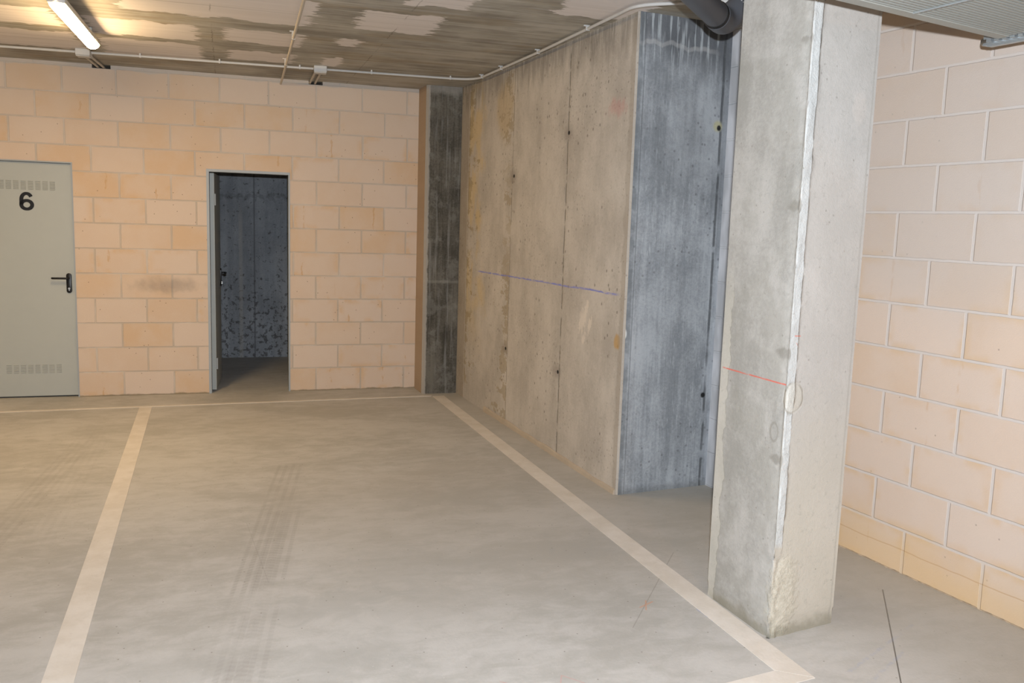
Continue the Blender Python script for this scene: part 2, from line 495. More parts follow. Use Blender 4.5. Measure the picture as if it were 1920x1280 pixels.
def m_pillar():
    x, y, z = coords()          # local: corner of the two visible faces at x = 0, y = 0
    u = x - y
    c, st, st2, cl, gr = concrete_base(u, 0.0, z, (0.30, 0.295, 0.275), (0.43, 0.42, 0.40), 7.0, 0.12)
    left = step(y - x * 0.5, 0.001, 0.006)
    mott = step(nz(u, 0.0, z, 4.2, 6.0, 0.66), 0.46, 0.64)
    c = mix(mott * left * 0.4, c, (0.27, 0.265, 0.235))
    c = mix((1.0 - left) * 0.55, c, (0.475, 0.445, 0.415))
    warm_light_low = down(z + (nz(u, 0.0, z, 2.0, 4.0) - 0.5) * 0.5, 0.2, 1.1) * (1.0 - left)  # warm light on the lower right face, painted into the concrete
    c = mix(warm_light_low * 0.5, c, (0.50, 0.45, 0.35))
    # pale mortar seam on the corner
    wz = (nz(0.0, 0.0, z, 5.0, 4.0, 0.6) - 0.5)
    s = x + wz * 0.016
    seam = step(s, -0.001, 0.004) * down(s - z * 0.005, 0.030, 0.036) * (1.0 - left) * step(z + wz * 0.05, 0.36, 0.40)
    seamc = mix(nz(x * 3, 0.0, z, 9.0, 4.0), (0.43, 0.44, 0.435), (0.53, 0.545, 0.54))
    c = mix(seam * 0.9, c, seamc)
    ed = mx(down(ab(s - 0.036 - z * 0.005), 0.001, 0.004), down(ab(s + 0.003 + wz * 0.02), 0.001, 0.004)) * step(z, 0.36, 0.4) * step(nz(0.0, 4.0, z, 6.0, 3.0), 0.36, 0.52)
    c = mix(ed * 0.6, c, (0.20, 0.19, 0.165))
    # round patch on the corner
    bu = x - y * 1.0
    ring = ell(bu, z, 0.035, 0.955, 0.052, 0.062, 0.09, wz * 0.4) - ell(bu, z, 0.035, 0.955, 0.046, 0.055, 0.09, wz * 0.4)
    ins = ell(bu, z, 0.035, 0.955, 0.048, 0.058, 0.12, wz * 0.4)
    c = mix(ins * 0.5, c, (0.50, 0.475, 0.41)); c = mix(clp(ring) * 0.75 * step(nz(u, 0.0, z, 14.0, 3.0), 0.36, 0.55), c, (0.26, 0.235, 0.19))
    ring2 = ell(y, z, 0.055, 0.815, 0.028, 0.04, 0.1) - ell(y, z, 0.055, 0.815, 0.019, 0.03, 0.1)
    c = mix(clp(ring2) * left * 0.5, c, (0.22, 0.21, 0.18))
    c = mix(ell(x, z, 0.27, 2.035, 0.035, 0.055, 0.25, wz * 1.5) * (1.0 - left) * 0.25, c, (0.56, 0.50, 0.45))
    # honeycombed toe
    toe = ell(bu, z, 0.05, 0.16, 0.075, 0.17, 0.25, (nz(u, 0.0, z, 22.0, 4.0) - .5) * 0.9)
    c = mix(toe * 0.6, c, mix(nz(u, 0.0, z, 60.0, 3.0), (0.28, 0.25, 0.18), (0.60, 0.56, 0.47)))
    ft = down(z + (nz(u, 0.0, z, 14.0, 4.0) - 0.5) * 0.07, 0.01, 0.07)
    c = mix(ft * 0.65, c, (0.20, 0.185, 0.135))
    # ragged pale plaster edge along the left face
    lf = step(y + (nz(0.0, 1.0, z, 4.0, 5.0, 0.65) - 0.5) * 0.09, 0.375, 0.385) * step(y, 0.1, 0.2) * down(z, 1.2, 1.5)
    c = mix(lf * 0.5, c, (0.55, 0.53, 0.47))
    lfe = down(ab(y + (nz(0.0, 1.0, z, 4.0, 5.0, 0.65) - 0.5) * 0.09 - 0.38), 0.001, 0.004) * down(z, 1.2, 1.5)
    c = mix(lfe * 0.4, c, (0.22, 0.21, 0.17))
    # red chalk marks
    rl = down(ab(z - 1.006 + (y - 0.2) * 0.004), 0.0015, 0.0042) * left * step(y, 0.0, 0.01) * down(y, 0.42, 0.43) * step(nz(y * 3.0, 0.0, z * 10, 9.0, 3.0), 0.25, 0.45)
    c = mix(rl * 0.85, c, (0.60, 0.13, 0.09))
    rt = mx(seg_mask(x, z, 0.020, 1.192, 0.052, 1.190, 0.002), seg_mask(x, z, 0.030, 1.165, 0.045, 1.150, 0.0013) * 0.6)
    c = mix(rt * (1.0 - left) * 0.75, c, (0.62, 0.17, 0.12))
    pk = down(vor(u, 0.0, z, 13.0), 0.02, 0.075) * step(nz(u, 0.0, z, 7.0, 2.0), 0.54, 0.64)
    c = mix(pk * 0.45, c, (0.17, 0.16, 0.13))
    c = mix(step(nz(u, 3.0, z, 30.0, 3.0, 0.75), 0.60, 0.72) * 0.22, c, (0.24, 0.23, 0.2))
    rightdark = down(ab(x - 0.335 + wz * 0.01), 0.002, 0.007) * (1.0 - left) * 0.3
    c = mix(rightdark, c, (0.25, 0.235, 0.2))
    g2 = nz(u, 0.0, z, 34.0, 3.0, 0.7)
    h = gr * 0.4 - clp(ring) * 0.5 + toe * g2 * 1.4 + seam * g2 * 1.2
    return c, 0.9, h, 0.004

def m_floor():
    x, y, z = coords()
    u = x * CP + y * SP; v = -x * SP + y * CP
    cl = nz(u * 0.75, v * 1.15, 0.0, 1.5, 5.0, 0.68, 0.25)
    sw = nz(u * 1.0, v * 1.9, 3.0, 6.5, 4.0, 0.7, 0.35)
    gr = nz(x, y, 0.0, 70.0, 3.0, 0.8)
    f = step(cl * 0.55 + sw * 0.33 + gr * 0.12, 0.36, 0.64)
    c = mix(f, (0.385, 0.37, 0.345), (0.49, 0.475, 0.455))
    c = mix(step(nz(x, y, 1.0, 0.45, 3.0), 0.42, 0.62) * 0.30, c, (0.42, 0.385, 0.34))
    warp = (nz(x, y, 5.0, 7.0, 5.0, 0.65, 0.8) - 0.5) * 2.6
    for (a, b, ra, rb, k) in ((0.80, 3.42, 0.22, 0.12, .5), (0.74, 2.98, 0.22, 0.14, .5), (2.25, 3.62, 0.30, 0.12, .4), (1.25, 3.7, 0.35, 0.22, .35), (0.2, 3.1, 0.25, 0.1, .35), (1.9, 4.6, 0.5, 0.15, .25), (1.15, 3.3, 0.3, 0.2, .3)):
        c = mix(ell(x, y, a, b, ra, rb, 0.6, warp) * k, c, (0.37, 0.36, 0.34))
    # tyre tracks: curved strips of four ribs
    def track(xc, w, y0, y1, k, c):
        s = (x - xc) / w
        inside = down(ab(s), 0.44, 0.52) * step(y, y0[0], y0[1]) * down(y, y1[0], y1[1])
        ribs = step(mth('SINE', s * 25.1), -0.3, 0.5)
        tread = step(mth('SINE', y * 210.0 + ab(s) * 14.0), -0.5, 0.6)
        mk = inside * (ribs * 0.7 + 0.15) * (tread * 0.45 + 0.55) * (step(nz(x, y, 2.0, 2.4, 4.0), 0.34, 0.56) * 0.75 + 0.25)
        return mix(mk * k, c, (0.27, 0.25, 0.23))
    yy = y - 2.95
    c = track(yy * 0.262 + yy * yy * 0.0045 + 0.325, 0.185, (1.5, 2.0), (5.55, 5.62), 0.42, c)
    c = track(yy * 0.262 + yy * yy * 0.0045 + 0.395, 0.17, (1.5, 2.0), (4.5, 4.9), 0.35, c)
    c = track((y - 4.79) * 0.19 - 0.51, 0.17, (4.0, 4.6), (6.4, 7.0), 0.28, c)
    c = track((y - 4.79) * 0.12 - 0.30, 0.16, (4.2, 5.0), (6.6, 7.2), 0.15, c)
    # saw-cut joint and hairlines
    cut = seg_mask(x, y, 3.123, 2.732, 2.30, 1.853, 0.0020, 0.4)
    c = mix(cut * 0.85, c, (0.06, 0.055, 0.05))
    h1 = mx(seg_mask(x, y, 2.49, 3.44, 1.86, 2.81, 0.0022), seg_mask(x, y, 0.62, 4.55, 0.60, 3.75, 0.0016) * 0.5)
    c = mix(h1 * 0.35, c, (0.16, 0.14, 0.12))
    # chalk marks
    och = mx(seg_mask(x, y, 1.99, 2.96, 2.07, 2.99, 0.004), seg_mask(x, y, 2.05, 3.01, 2.00, 2.93, 0.003))
    c = mix(och * 0.5, c, (0.60, 0.26, 0.12))
    bc = mx(seg_mask(x, y, 2.205, 2.86, 2.19, 2.45, 0.004), mx(seg_mask(x, y, 2.40, 2.22, 2.95, 2.42, 0.007) * 0.5, seg_mask(x, y, 2.38, 2.12, 2.72, 2.26, 0.007) * 0.5))
    c = mix(bc * step(nz(x, y, 0.0, 22.0, 3.0), 0.35, 0.6) * 0.5, c, (0.28, 0.32, 0.50))
    rc = None
    for a in ((1.20, 2.62, 1.27, 2.55), (1.27, 2.55, 1.22, 2.47), (1.42, 2.58, 1.36, 2.48), (1.42, 2.58, 1.50, 2.46), (0.98, 2.66, 1.00, 2.56)):
        s = seg_mask(x, y, *a, 0.0022); rc = s if rc is None else mx(rc, s)
    c = mix(rc * 0.35, c, (0.60, 0.22, 0.20))
    spk = down(vor(x, y, 0.0, 5.0), 0.010, 0.022)
    c = mix(spk * 0.6, c, (0.14, 0.12, 0.09))
    wsp = down(vor(x + 9.0, y, 0.0, 6.0), 0.010, 0.02)
    c = mix(wsp * 0.4, c, (0.62, 0.60, 0.57))
    # yellower tone towards the right wall
    dr = step(x, 2.3, 3.1)
    c = mix(dr * 0.45, c, (0.44, 0.40, 0.33))
    return c, 0.7, gr * 0.4 - cut * 2.0, 0.002

PATCHES = [(0.77, 1.24, 5.26, 5.80), (0.95, 1.29, 4.60, 5.04), (-.45, 0.50, 5.20, 5.86), (0.00, 0.50, 6.16, 6.62), (0.73, 0.86, 6.15, 6.42),
           (0.70, 0.85, 6.90, 7.30), (-0.58, -0.02, 5.15, 5.88), (-0.84, -0.18, 6.18, 6.72), (-0.84, -0.16, 6.86, 7.50), (-1.80, -1.00, 6.06, 6.62),
           (-1.80, -0.97, 6.82, 7.48), (1.75, 2.22, 4.05, 4.90), (0.03, 0.49, 6.92, 7.32), (1.3, 2.2, 2.6, 3.9), (-0.2, 0.9, 3.2, 4.6), (-2.8, -1.9, 5.2, 6.6)]
def m_ceiling():
    u, v, z = coords()
    st = nz(u * 0.9, v * 12.0, 0.0, 1.0, 5.0, 0.7)
    st2 = nz(u * 2.5, v * 40.0, 0.0, 1.0, 3.0, 0.7)
    cl = nz(u, v, 0.0, 1.6, 5.0, 0.62)
    f = step(st * 0.42 + st2 * 0.16 + cl * 0.42, 0.36, 0.64)
    c = mix(f, (0.25, 0.23, 0.19), (0.48, 0.455, 0.395))
    c = mix(step(nz(u, v * 3.0, 4.0, 1.3, 4.0), 0.52, 0.68) * 0.4, c, (0.35, 0.285, 0.19))
    c = mix(step(nz(u * 0.7, v * 8.0, 7.0, 1.5, 4.0, 0.6), 0.56, 0.68) * 0.35, c, (0.45, 0.44, 0.42))
    wu = (nz(u * 1.2, v * 6.0, 0.0, 3.2, 5.0, 0.7) - 0.5) * 0.26
    wv = (nz(u * 1.6, v * 2.0, 3.0, 2.6, 4.0, 0.6) - 0.5) * 0.20
    tot = None
    for (a, b, p, q) in PATCHES:
        du = ab(u - (a + b) / 2 + wu) - (b - a) / 2
        dv = ab(v - (p + q) / 2 + wv) - (q - p) / 2
        mk = down(mx(du, dv), -0.006, 0.008)
        tot = mk if tot is None else mx(tot, mk)
    pc = mix(nz(u * 1.2, v * 14.0, 1.0, 1.0, 4.0, 0.6), (0.66, 0.61, 0.57), (0.76, 0.71, 0.68))
    pc = mix(step(nz(u * 0.5, v * 26.0, 8.0, 1.0, 3.0), 0.62, 0.70) * 0.35, pc, (0.40, 0.355, 0.31))
    c = mix(tot, c, pc)
    # rust line and panel seams
    seam = mx(down(ab(u - 1.02 + wu * 0.1), 0.001, 0.005), down(ab(u + 0.08 + wu * 0.1), 0.001, 0.005))
    seam = seam * step(nz(u, v, 0.0, 3.0, 3.0), 0.42, 0.6)
    c = mix(seam * 0.5, c, (0.10, 0.085, 0.06))
    vs = down(ab(v - flr(v / 0.62 + 0.5) * 0.62 + 0.02), 0.001, 0.006) * 0.4
    c = mix(vs, c, (0.36, 0.34, 0.30))
    return c, 0.92, st * 0.5 + st2 * 0.4, 0.003

def m_store():
    u, d, z = coords(); d = 0.0
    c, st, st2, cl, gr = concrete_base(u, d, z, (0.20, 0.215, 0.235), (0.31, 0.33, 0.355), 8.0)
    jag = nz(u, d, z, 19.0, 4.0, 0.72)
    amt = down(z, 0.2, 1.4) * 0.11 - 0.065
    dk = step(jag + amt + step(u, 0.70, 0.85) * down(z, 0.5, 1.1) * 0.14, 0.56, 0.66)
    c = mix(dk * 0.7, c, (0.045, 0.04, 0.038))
    ln = down(ab(u - 0.285), 0.004, 0.012)
    c = mix(ln * 0.6, c, (0.09, 0.09, 0.10))
    c = mix(down(ab(u - 0.14), 0.008, 0.03) * down(z, 1.4, 1.8) * 0.35, c, (0.42, 0.40, 0.36))
    hz = down(ab(z - 1.78) - (jag - 0.5) * 0.3, 0.0, 0.04)
    c = mix(hz * 0.35, c, (0.08, 0.08, 0.08))
    return c, 0.9, cl, 0.004

M_BACK = material('sand_coloured_blockwork', m_back)
M_RIGHT = material('sand_coloured_blockwork_pale_joints', m_right)
M_MID = material('board_cast_concrete', m_mid_wall)
M_MIDEND = material('grey_board_cast_concrete', m_mid_end)
M_PILA = material('dark_stained_concrete', m_pilaster)
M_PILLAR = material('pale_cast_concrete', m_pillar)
M_FLOOR = material('trowelled_concrete_floor', m_floor)
M_CEIL = material('board_marked_ceiling', m_ceiling)
M_STORE = material('storeroom_concrete', m_store)
def m_paint():
    x, y, z = coords()
    n = nz(x, y, z, 6.0, 6.0, 0.65); g = nz(x, y, z, 90.0, 3.0)
    c = mix(step(n, 0.3, 0.7), (0.60, 0.55, 0.49), (0.68, 0.635, 0.585))
    c = mix(step(nz(x, y, z, 18.0, 5.0, 0.7), 0.60, 0.74) * 0.3, c, (0.44, 0.40, 0.35))
    return c, 0.7, g, 0.001
M_PAINT = material('white_road_paint', m_paint)
M_DOOR = plain('grey_door_enamel', (0.405, 0.425, 0.405), 0.42, 0, 0.03)
M_FRAME = plain('grey_frame_enamel', (0.33, 0.36, 0.385), 0.45, 0, 0.04)
M_SLOT = plain('slot_shadow_grey', (0.29, 0.30, 0.28), 0.6)
M_BLACK = plain('black_plastic', (0.012, 0.012, 0.013), 0.35)
M_STEEL = plain('bright_steel', (0.62, 0.62, 0.60), 0.3, 1.0)
M_COND = plain('cream_conduit_plastic', (0.50, 0.455, 0.385), 0.5, 0, 0.06)
M_CONDG = plain('grey_conduit_plastic', (0.50, 0.50, 0.49), 0.5, 0, 0.06)
M_PVC = plain('dark_grey_pvc', (0.075, 0.078, 0.088), 0.33, 0, 0.08)
M_RUBBER = plain('black_rubber_seal', (0.015, 0.015, 0.016), 0.5)
M_BLUE = plain('blue_pipe_label', (0.03, 0.085, 0.24), 0.4)
M_GALV = plain('galvanised_steel', (0.50, 0.54, 0.56), 0.38, 0.75, 0.12)
M_SHEET = plain('ribbed_sheet_metal', (0.36, 0.37, 0.345), 0.5, 0.15, 0.05)
M_SHEETF = plain('grey_door_frame_metal', (0.36, 0.365, 0.335), 0.5, 0.1, 0.05)
M_MORTAR = plain('mortar_fillet', (0.44, 0.37, 0.29), 0.9, 0, 0.15)
M_HOUSE = plain('lamp_housing_grey', (0.45, 0.45, 0.43), 0.5)

def emit(name, col, st):
    mt = bpy.data.materials.new(name); mt.use_nodes = True
    b = mt.node_tree.nodes['Principled BSDF']
    b.inputs['Base Color'].default_value = (0.8, 0.8, 0.8, 1)
    b.inputs['Emission Color'].default_value = (*col, 1)
    b.inputs['Emission Strength'].default_value = st
    return mt
M_GLOW = emit('lit_diffuser', LAMP_COLOR, LAMP_STRENGTH)

# ------------------------------------------------------------------ room shell
tag(newobj('floor', boxes((-7.5, 4.2, -5.3, 11.5, -0.15, 0.0)), M_FLOOR), kind='structure')
tag(newobj('ceiling', boxes((-9.0, 5.0, -6.5, 12.0, H, H + 0.2)), M_CEIL, rotz=PHI), kind='structure')

# back wall with two door openings and two broken-out notches for the conduits
D6 = (-1.900, -1.206, 1.960)       # door with the numeral: u0, u1, head
DO = (-0.165, 0.533, 1.957)        # open doorway
us = sorted([-8.0, D6[0], D6[1], DO[0], DO[1], 1.70, -1.035, -0.895, 0.695, 0.815])
def hole(u, z):
    if D6[0] < u < D6[1] and z < D6[2]: return True
    if DO[0] < u < DO[1] and z < DO[2]: return True
    if z > 2.725 and (-1.035 < u < -0.895 or 0.695 < u < 0.815): return True
    return False
zs = sorted([0.0, D6[2], DO[2], 2.725, H])
tag(newobj('wall_back', cell_wall(us, zs, hole, DB, DB + 0.2), M_BACK, rotz=PHI), kind='structure')
tag(newobj('wall_right', boxes((3.349, 3.6, -5.0, 4.34, 0.0, H)), M_RIGHT), kind='structure')
# thick concrete wall between bay and corner
bm = bmesh.new()
prism(bm, [(2.7155, 4.337), (3.7, 4.3375), (3.7, 8.3), (2.95, 8.3), (2.9145, 7.52), (2.7052, 4.3475)], 0.0, H)
wm = newobj('wall_middle', bm, M_MID)
wm.data.materials.append(M_MIDEND)
for p in wm.data.polygons:
    if p.normal.y < -0.8: p.material_index = 1
tag(wm, kind='structure')
tag(newobj('wall_left', boxes((-7.2, -7.0, -5.0, 9.2, 0.0, H)), M_RIGHT), kind='structure')
tag(newobj('wall_front', boxes((-7.0, 3.6, -5.2, -5.0, 0.0, H)), M_RIGHT), kind='structure')
# storeroom behind the open door
bm = boxes((-0.75, 1.80, 10.20, 10.35, 0.0, H), (-0.75, -0.60, DB + 0.2, 10.20, 0.0, H), (1.65, 1.80, DB + 0.2, 10.20, 0.0, H))
tag(newobj('wall_storeroom', bm, M_STORE, rotz=PHI), kind='structure')
# shallow mortar fillet at the foot of the concrete wall
bm = bmesh.new()
n = 60
rows = []
for i in range(n + 1):
    t = i / n; y = 4.352 + t * 2.39; x = 2.7052 + (y - 4.3475) * 0.06597
    hgt = 0.030 + 0.010 * mnoise.noise(Vector((y * 4, 0, 0))) + 0.012 * t
    w = 0.014 + 0.006 * mnoise.noise(Vector((y * 6, 3, 0)))
    rows.append([bm.verts.new((x + 0.01, y, 0)), bm.verts.new((x - w, y, 0)), bm.verts.new((x - w * 0.9, y, hgt * .8)), bm.verts.new((x - w * .3, y, hgt)), bm.verts.new((x + 0.01, y, hgt))])
for a, b in zip(rows[:-1], rows[1:]):
    for k in range(5): bm.faces.new((a[k], a[(k + 1) % 5], b[(k + 1) % 5], b[k]))
bm.faces.new(rows[0]); bm.faces.new(rows[-1][::-1])
tag(newobj('trim_1', bm, M_MORTAR, smooth=True), kind='structure')

# ------------------------------------------------------------------ pilaster at the end of the back wall
bm = bmesh.new()
prism(bm, [(2.595 + 0.016, 7.588 - 0.004), (2.9135, 7.546), (2.93, 7.93), (2.625, 7.90), (2.597, 7.606)], 0.0, H)
pil = newobj('concrete_pilaster', bm, M_PILA)
tag(pil, 'dark stained narrow concrete pilaster between the block wall and the long concrete wall', 'pilaster')

# ------------------------------------------------------------------ free-standing pillar
PC = Vector((2.298, 2.528, 0))
def pillar_mesh():
    bm = bmesh.new()
    A = Vector((0.036, 0.437)); C = Vector((0, 0)); B = Vector((0.351, 0.025)); D = Vector((0.387, 0.462))
    prof = []                                     # (base point, outward normal, tag)
    nL = Vector((-0.9966, 0.0821)); nR = Vector((0.0710, -0.9975))
    for t in (1.0, .97, .9, .75, .6, .45, .3, .2, .12, .07, .04, .02): prof.append((C.lerp(A, t), nL, 'L', t * .438))
    prof.append((C, (nL + nR).normalized(), 'C', 0))
    for s in (.004, .008, .014, .020, .026, .031, .035, .039, .045, .055, .07, .09, .12, .16, .22, .28, .33, .345, .351): prof.append((C.lerp(B, s / .352), nR, 'R', s))
    prof.append((B.lerp(D, .5), Vector((1, 0)), 'D', 0)); prof.append((D, Vector((.7, .7)), 'D', 0)); prof.append((A.lerp(D, .5), Vector((0, 1)), 'D', 0))
    NZ = 190
    rings = []
    for j in range(NZ + 1):
        z = H * j / NZ
        ring = []
        for (p, nrm, k, s) in prof:
            d = 0.0
            q = Vector((p.x, p.y))
            w = mnoise.noise(Vector((3.1, 0.7, z * 6))) * 0.006
            n3 = mnoise.noise(Vector((p.x * 40, p.y * 40, z * 30)))
            if k in 'RC' and z > 0.36:
                s2 = s + w
                if 0.001 < s2 < 0.036 + z * 0.005: d += 0.0045 + 0.0025 * n3
            if k == 'C': d -= 0.005 if z > .36 else 0.012
            if k == 'L' and s < .02: d -= 0.003
            if z < 0.33 and k in 'RCL' and s < 0.09:
                d -= (0.010 + 0.012 * n3) * (1 - s / 0.09)
            if z < 0.06: d -= 0.004 * (1 + n3)
            rr = math.hypot((s if k != 'L' else -s) - 0.035, z - 0.955)
            if k in 'RCL' and rr < 0.052: d += 0.004 * (1 - (rr / .052) ** 4)
            q = q + nrm * d
            if k != 'D': q += nrm * 0.0012 * mnoise.noise(Vector((p.x * 9, p.y * 9, z * 5)))
            ring.append(bm.verts.new((q.x, q.y, z)))
        rings.append(ring)
    m_ = len(prof)
    for a, b in zip(rings[:-1], rings[1:]):
        for k in range(m_): bm.faces.new((a[k], a[(k + 1) % m_], b[(k + 1) % m_], b[k]))
    bm.faces.new(rings[0]); bm.faces.new(rings[-1])
    return bm
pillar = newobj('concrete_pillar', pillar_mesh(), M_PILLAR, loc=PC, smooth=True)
tag(pillar, 'free-standing square pale concrete pillar with whitish mortar seam down its corner', 'pillar')

# ------------------------------------------------------------------ painted bay lines
def stripe(pts, label):
    bm = bmesh.new()
    a = [bm.verts.new((x, y, 0.0)) for x, y in pts]
    b = [bm.verts.new((x, y, 0.0025)) for x, y in pts]
    k = len(pts)
    for i in range(k): bm.faces.new((a[i], a[(i + 1) % k], b[(i + 1) % k], b[i]))
    bm.faces.new(b); bm.faces.new(a[::-1])
    o = newobj('painted_line', bm, M_PAINT)
    return tag(o, label, 'line')
# back line (parallel to the block wall), left bay line, right bay line, near cross line
stripe([(-6.5, 8.187), (2.640, 7.452), (2.660, 7.492), (-6.5, 8.240)], 'thin white painted floor line running along in front of the doors')
stripe([(0.208, 7.640), (-0.6035, -0.5), (-0.495, -0.5), (0.303, 7.632)], 'white painted bay line crossing the floor at the left, towards the camera')
stripe([(2.652, 7.450), (2.1575, 2.329), (2.259, 2.236), (2.757, 7.440)], 'white painted bay line from the dark pilaster to the foot of the pillar')
stripe([(2.1573, 2.327), (-0.18, 2.258), (-0.18, 2.158), (2.259, 2.233)], 'white painted cross line closing the bay at the bottom right corner')

# ------------------------------------------------------------------ doors
def handle_set(parent, u, y, z, side=-1, lever=0.115, both=False):
    """rounded black plate with a lever, in the parent's coordinates; y is the door face"""
    bm = bmesh.new()
    outline = []
    for k in range(24):
        a = 2 * math.pi * k / 24
        outline.append((u + 0.021 * math.cos(a), z + (0.062 if math.sin(a) > 0 else -0.062) + 0.021 * math.sin(a)))
    f0 = [bm.verts.new((p[0], y, p[1])) for p in outline]
    f1 = [bm.verts.new((p[0], y - 0.009, p[1])) for p in outline]
    f2 = [bm.verts.new((u + (p[0] - u) * .86, y - 0.011, z + (p[1] - z) * .95)) for p in outline]
    for A_, B_ in ((f0, f1), (f1, f2)):
        for i in range(24): bm.faces.new((A_[i], A_[(i + 1) % 24], B_[(i + 1) % 24], B_[i]))
    bm.faces.new(f2); bm.faces.new(f0[::-1])
    pl = newobj('handle_plate', bm, M_BLACK, parent, smooth=True)
    bm = bmesh.new()
    zh = z + 0.042
    pts = [(u, y - 0.009, zh)] + arc((u, y - 0.035, zh), (u, y - 0.052, zh), (u + side * 0.02, y - 0.052, zh), 5) + [(u + side * lever * .8, y - 0.052, zh)] + arc((u + side * lever * .9, y - 0.052, zh), (u + side * lever * 1.03, y - 0.052, zh), (u + side * lever * 1.03, y - 0.042, zh), 4)
    tube(bm, pts, 0.0085, 12)
    lv = newobj('lever', bm, M_BLACK, pl, smooth=True)
    bm = bmesh.new()
    tube(bm, [(u, y - 0.010, z - 0.045), (u, y - 0.017, z - 0.045)], 0.0085, 14)
    box(bm, u - 0.003, u + 0.003, y - 0.0175, y - 0.010, z - 0.064, z - 0.045)
    newobj('lock_cylinder', bm, M_STEEL, pl, smooth=True)
    return pl

# door_1: closed grey door with the numeral 6
d1 = empty('door_1', (0, 0, 0), PHI); tag(d1, kind='structure')
u0, u1, zh = D6
bm = boxes((u0, u0 + 0.010, DB - 0.003, DB + 0.09, 0, zh), (u1 - 0.010, u1, DB - 0.003, DB + 0.09, 0, zh), (u0 + 0.010, u1 - 0.010, DB - 0.003, DB + 0.09, zh - 0.010, zh))
newobj('door_frame', bm, M_FRAME, d1)
yl = DB + 0.030                    # face of the leaf
lu0, lu1 = u0 + 0.012, u1 - 0.014
leaf = newobj('door_leaf', boxes((lu0, lu1, yl, yl + 0.04, 0.012, zh - 0.012), bev=0.002), M_DOOR, d1)
def louvre(zc, nrow, u_from, groups, name):
    bm = bmesh.new()
    for g in range(groups):
        ua = u_from + g * 0.0535
        for r in range(nrow):
            z_ = zc + (r - (nrow - 1) / 2) * 0.0125
            # pressed lip standing out of the sheet, open slot under it
            v = [bm.verts.new((ua, yl - 0.0005, z_ + 0.004)), bm.verts.new((ua + 0.040, yl - 0.0005, z_ + 0.004)),
                 bm.verts.new((ua + 0.038, yl - 0.004, z_ - 0.001)), bm.verts.new((ua + 0.002, yl - 0.004, z_ - 0.001)),
                 bm.verts.new((ua, yl - 0.0005, z_ - 0.002)), bm.verts.new((ua + 0.040, yl - 0.0005, z_ - 0.002))]
            bm.faces.new((v[0], v[1], v[2], v[3])); bm.faces.new((v[3], v[2], v[5], v[4]))
            bm.faces.new((v[0], v[3], v[4])); bm.faces.new((v[1], v[5], v[2])); bm.faces.new((v[0], v[4], v[5], v[1]))
    return newobj(name, bm, M_DOOR, leaf)
def slots(zc, nrow, u_from, groups):
    bm = bmesh.new()
    for g in range(groups):
        ua = u_from + g * 0.0535
        for r in range(nrow):
            z_ = zc + (r - (nrow - 1) / 2) * 0.0125 - 0.0035
            box(bm, ua + 0.001, ua + 0.039, yl - 0.001, yl + 0.001, z_ - 0.0016, z_ + 0.0016)
    return newobj('vent_slots', bm, M_SLOT, leaf)
for zc, uf in ((1.762, -1.757), (0.245, -1.757)):
    louvre(zc, 6, uf, 8, 'vent_louvres'); slots(zc, 6, uf, 8)
# the numeral
def numeral_six(cu, z0, w, h, y, th):
    # centre line of the stroke: terminal at upper right, over the top, down the left, round the bowl
    P_ = []
    bw, bh = w / 2 - th / 2, 0.31 * h - th * 0.42          # bowl half axes
    bz = 0.31 * h
    tw, tz = w / 2 - th / 2, 0.5 * h
    for k in range(0, 13):                                 # top hook
        a_ = math.radians(28 + k * (180 - 28) / 12)
        P_.append((tw * 0.96 * math.cos(a_), h * 0.60 + (0.40 * h - th * 0.42) * math.sin(a_)))
    for k in range(1, 8): P_.append((-tw * (0.96 + 0.04 * k / 8), h * 0.60 + (bz - h * 0.60) * k / 8))
    for k in range(0, 41):
        a_ = math.radians(180 + k * 360 / 40)
        P_.append((bw * math.cos(a_), bz + bh * math.sin(a_)))
    bm = bmesh.new(); prev = None
    for i, p in enumerate(P_):
        q0, q1 = P_[max(0, i - 1)], P_[min(len(P_) - 1, i + 1)]
        d = Vector((q1[0] - q0[0], q1[1] - q0[1])).normalized(); nn = Vector((-d.y, d.x))
        t_ = th * (0.42 + 0.08 * abs(nn.x))                # upright strokes a little thicker
        quad = [bm.verts.new((cu + p[0] + sg * nn.x * t_, yy_, z0 + p[1] + sg * nn.y * t_)) for yy_ in (y, y - 0.0012) for sg in (-1, 1)]
        if prev:
            a0, a1, b0, b1 = prev; c0, c1, d0, d1 = quad
            bm.faces.new((b0, b1, d1, d0)); bm.faces.new((a0, c0, c1, a1)); bm.faces.new((a0, b0, d0, c0)); bm.faces.new((a1, c1, d1, b1))
        else: bm.faces.new((quad[0], quad[1], quad[3], quad[2]))
        prev = quad
    return newobj('number_six', bm, M_BLACK, leaf)
num = numeral_six(-1.556, 1.556, 0.108, 0.150, yl - 0.0006, 0.029)
num['label'] = 'black numeral 6'
handle_set(leaf, u1 - 0.056, yl, 0.965, -1, 0.118)

# door_2: open doorway, leaf swung into the storeroom
d2 = empty('door_2', (0, 0, 0), PHI); tag(d2, kind='structure')
u0, u1, zh = DO
fr = 0.022
bm = boxes((u0, u0 + fr, DB - 0.004, DB + 0.10, 0, zh), (u1 - fr * .6, u1, DB - 0.004, DB + 0.10, 0, zh), (u0 + fr, u1 - fr * .6, DB - 0.004, DB + 0.10, zh - fr, zh))
newobj('door_frame', bm, M_FRAME, d2)
hinge = empty('door_leaf_hinge', (0, 0, 0))
bpy.data.objects.remove(hinge)
lf = newobj('door_leaf', boxes((-0.038, 0.0, 0.0, 0.66, 0.012, zh - fr - 0.006), bev=0.002), M_DOOR, d2)
lf.location = (u0 + fr + 0.040, DB + 0.105, 0)
lf.rotation_euler[2] = math.radians(-3.6)
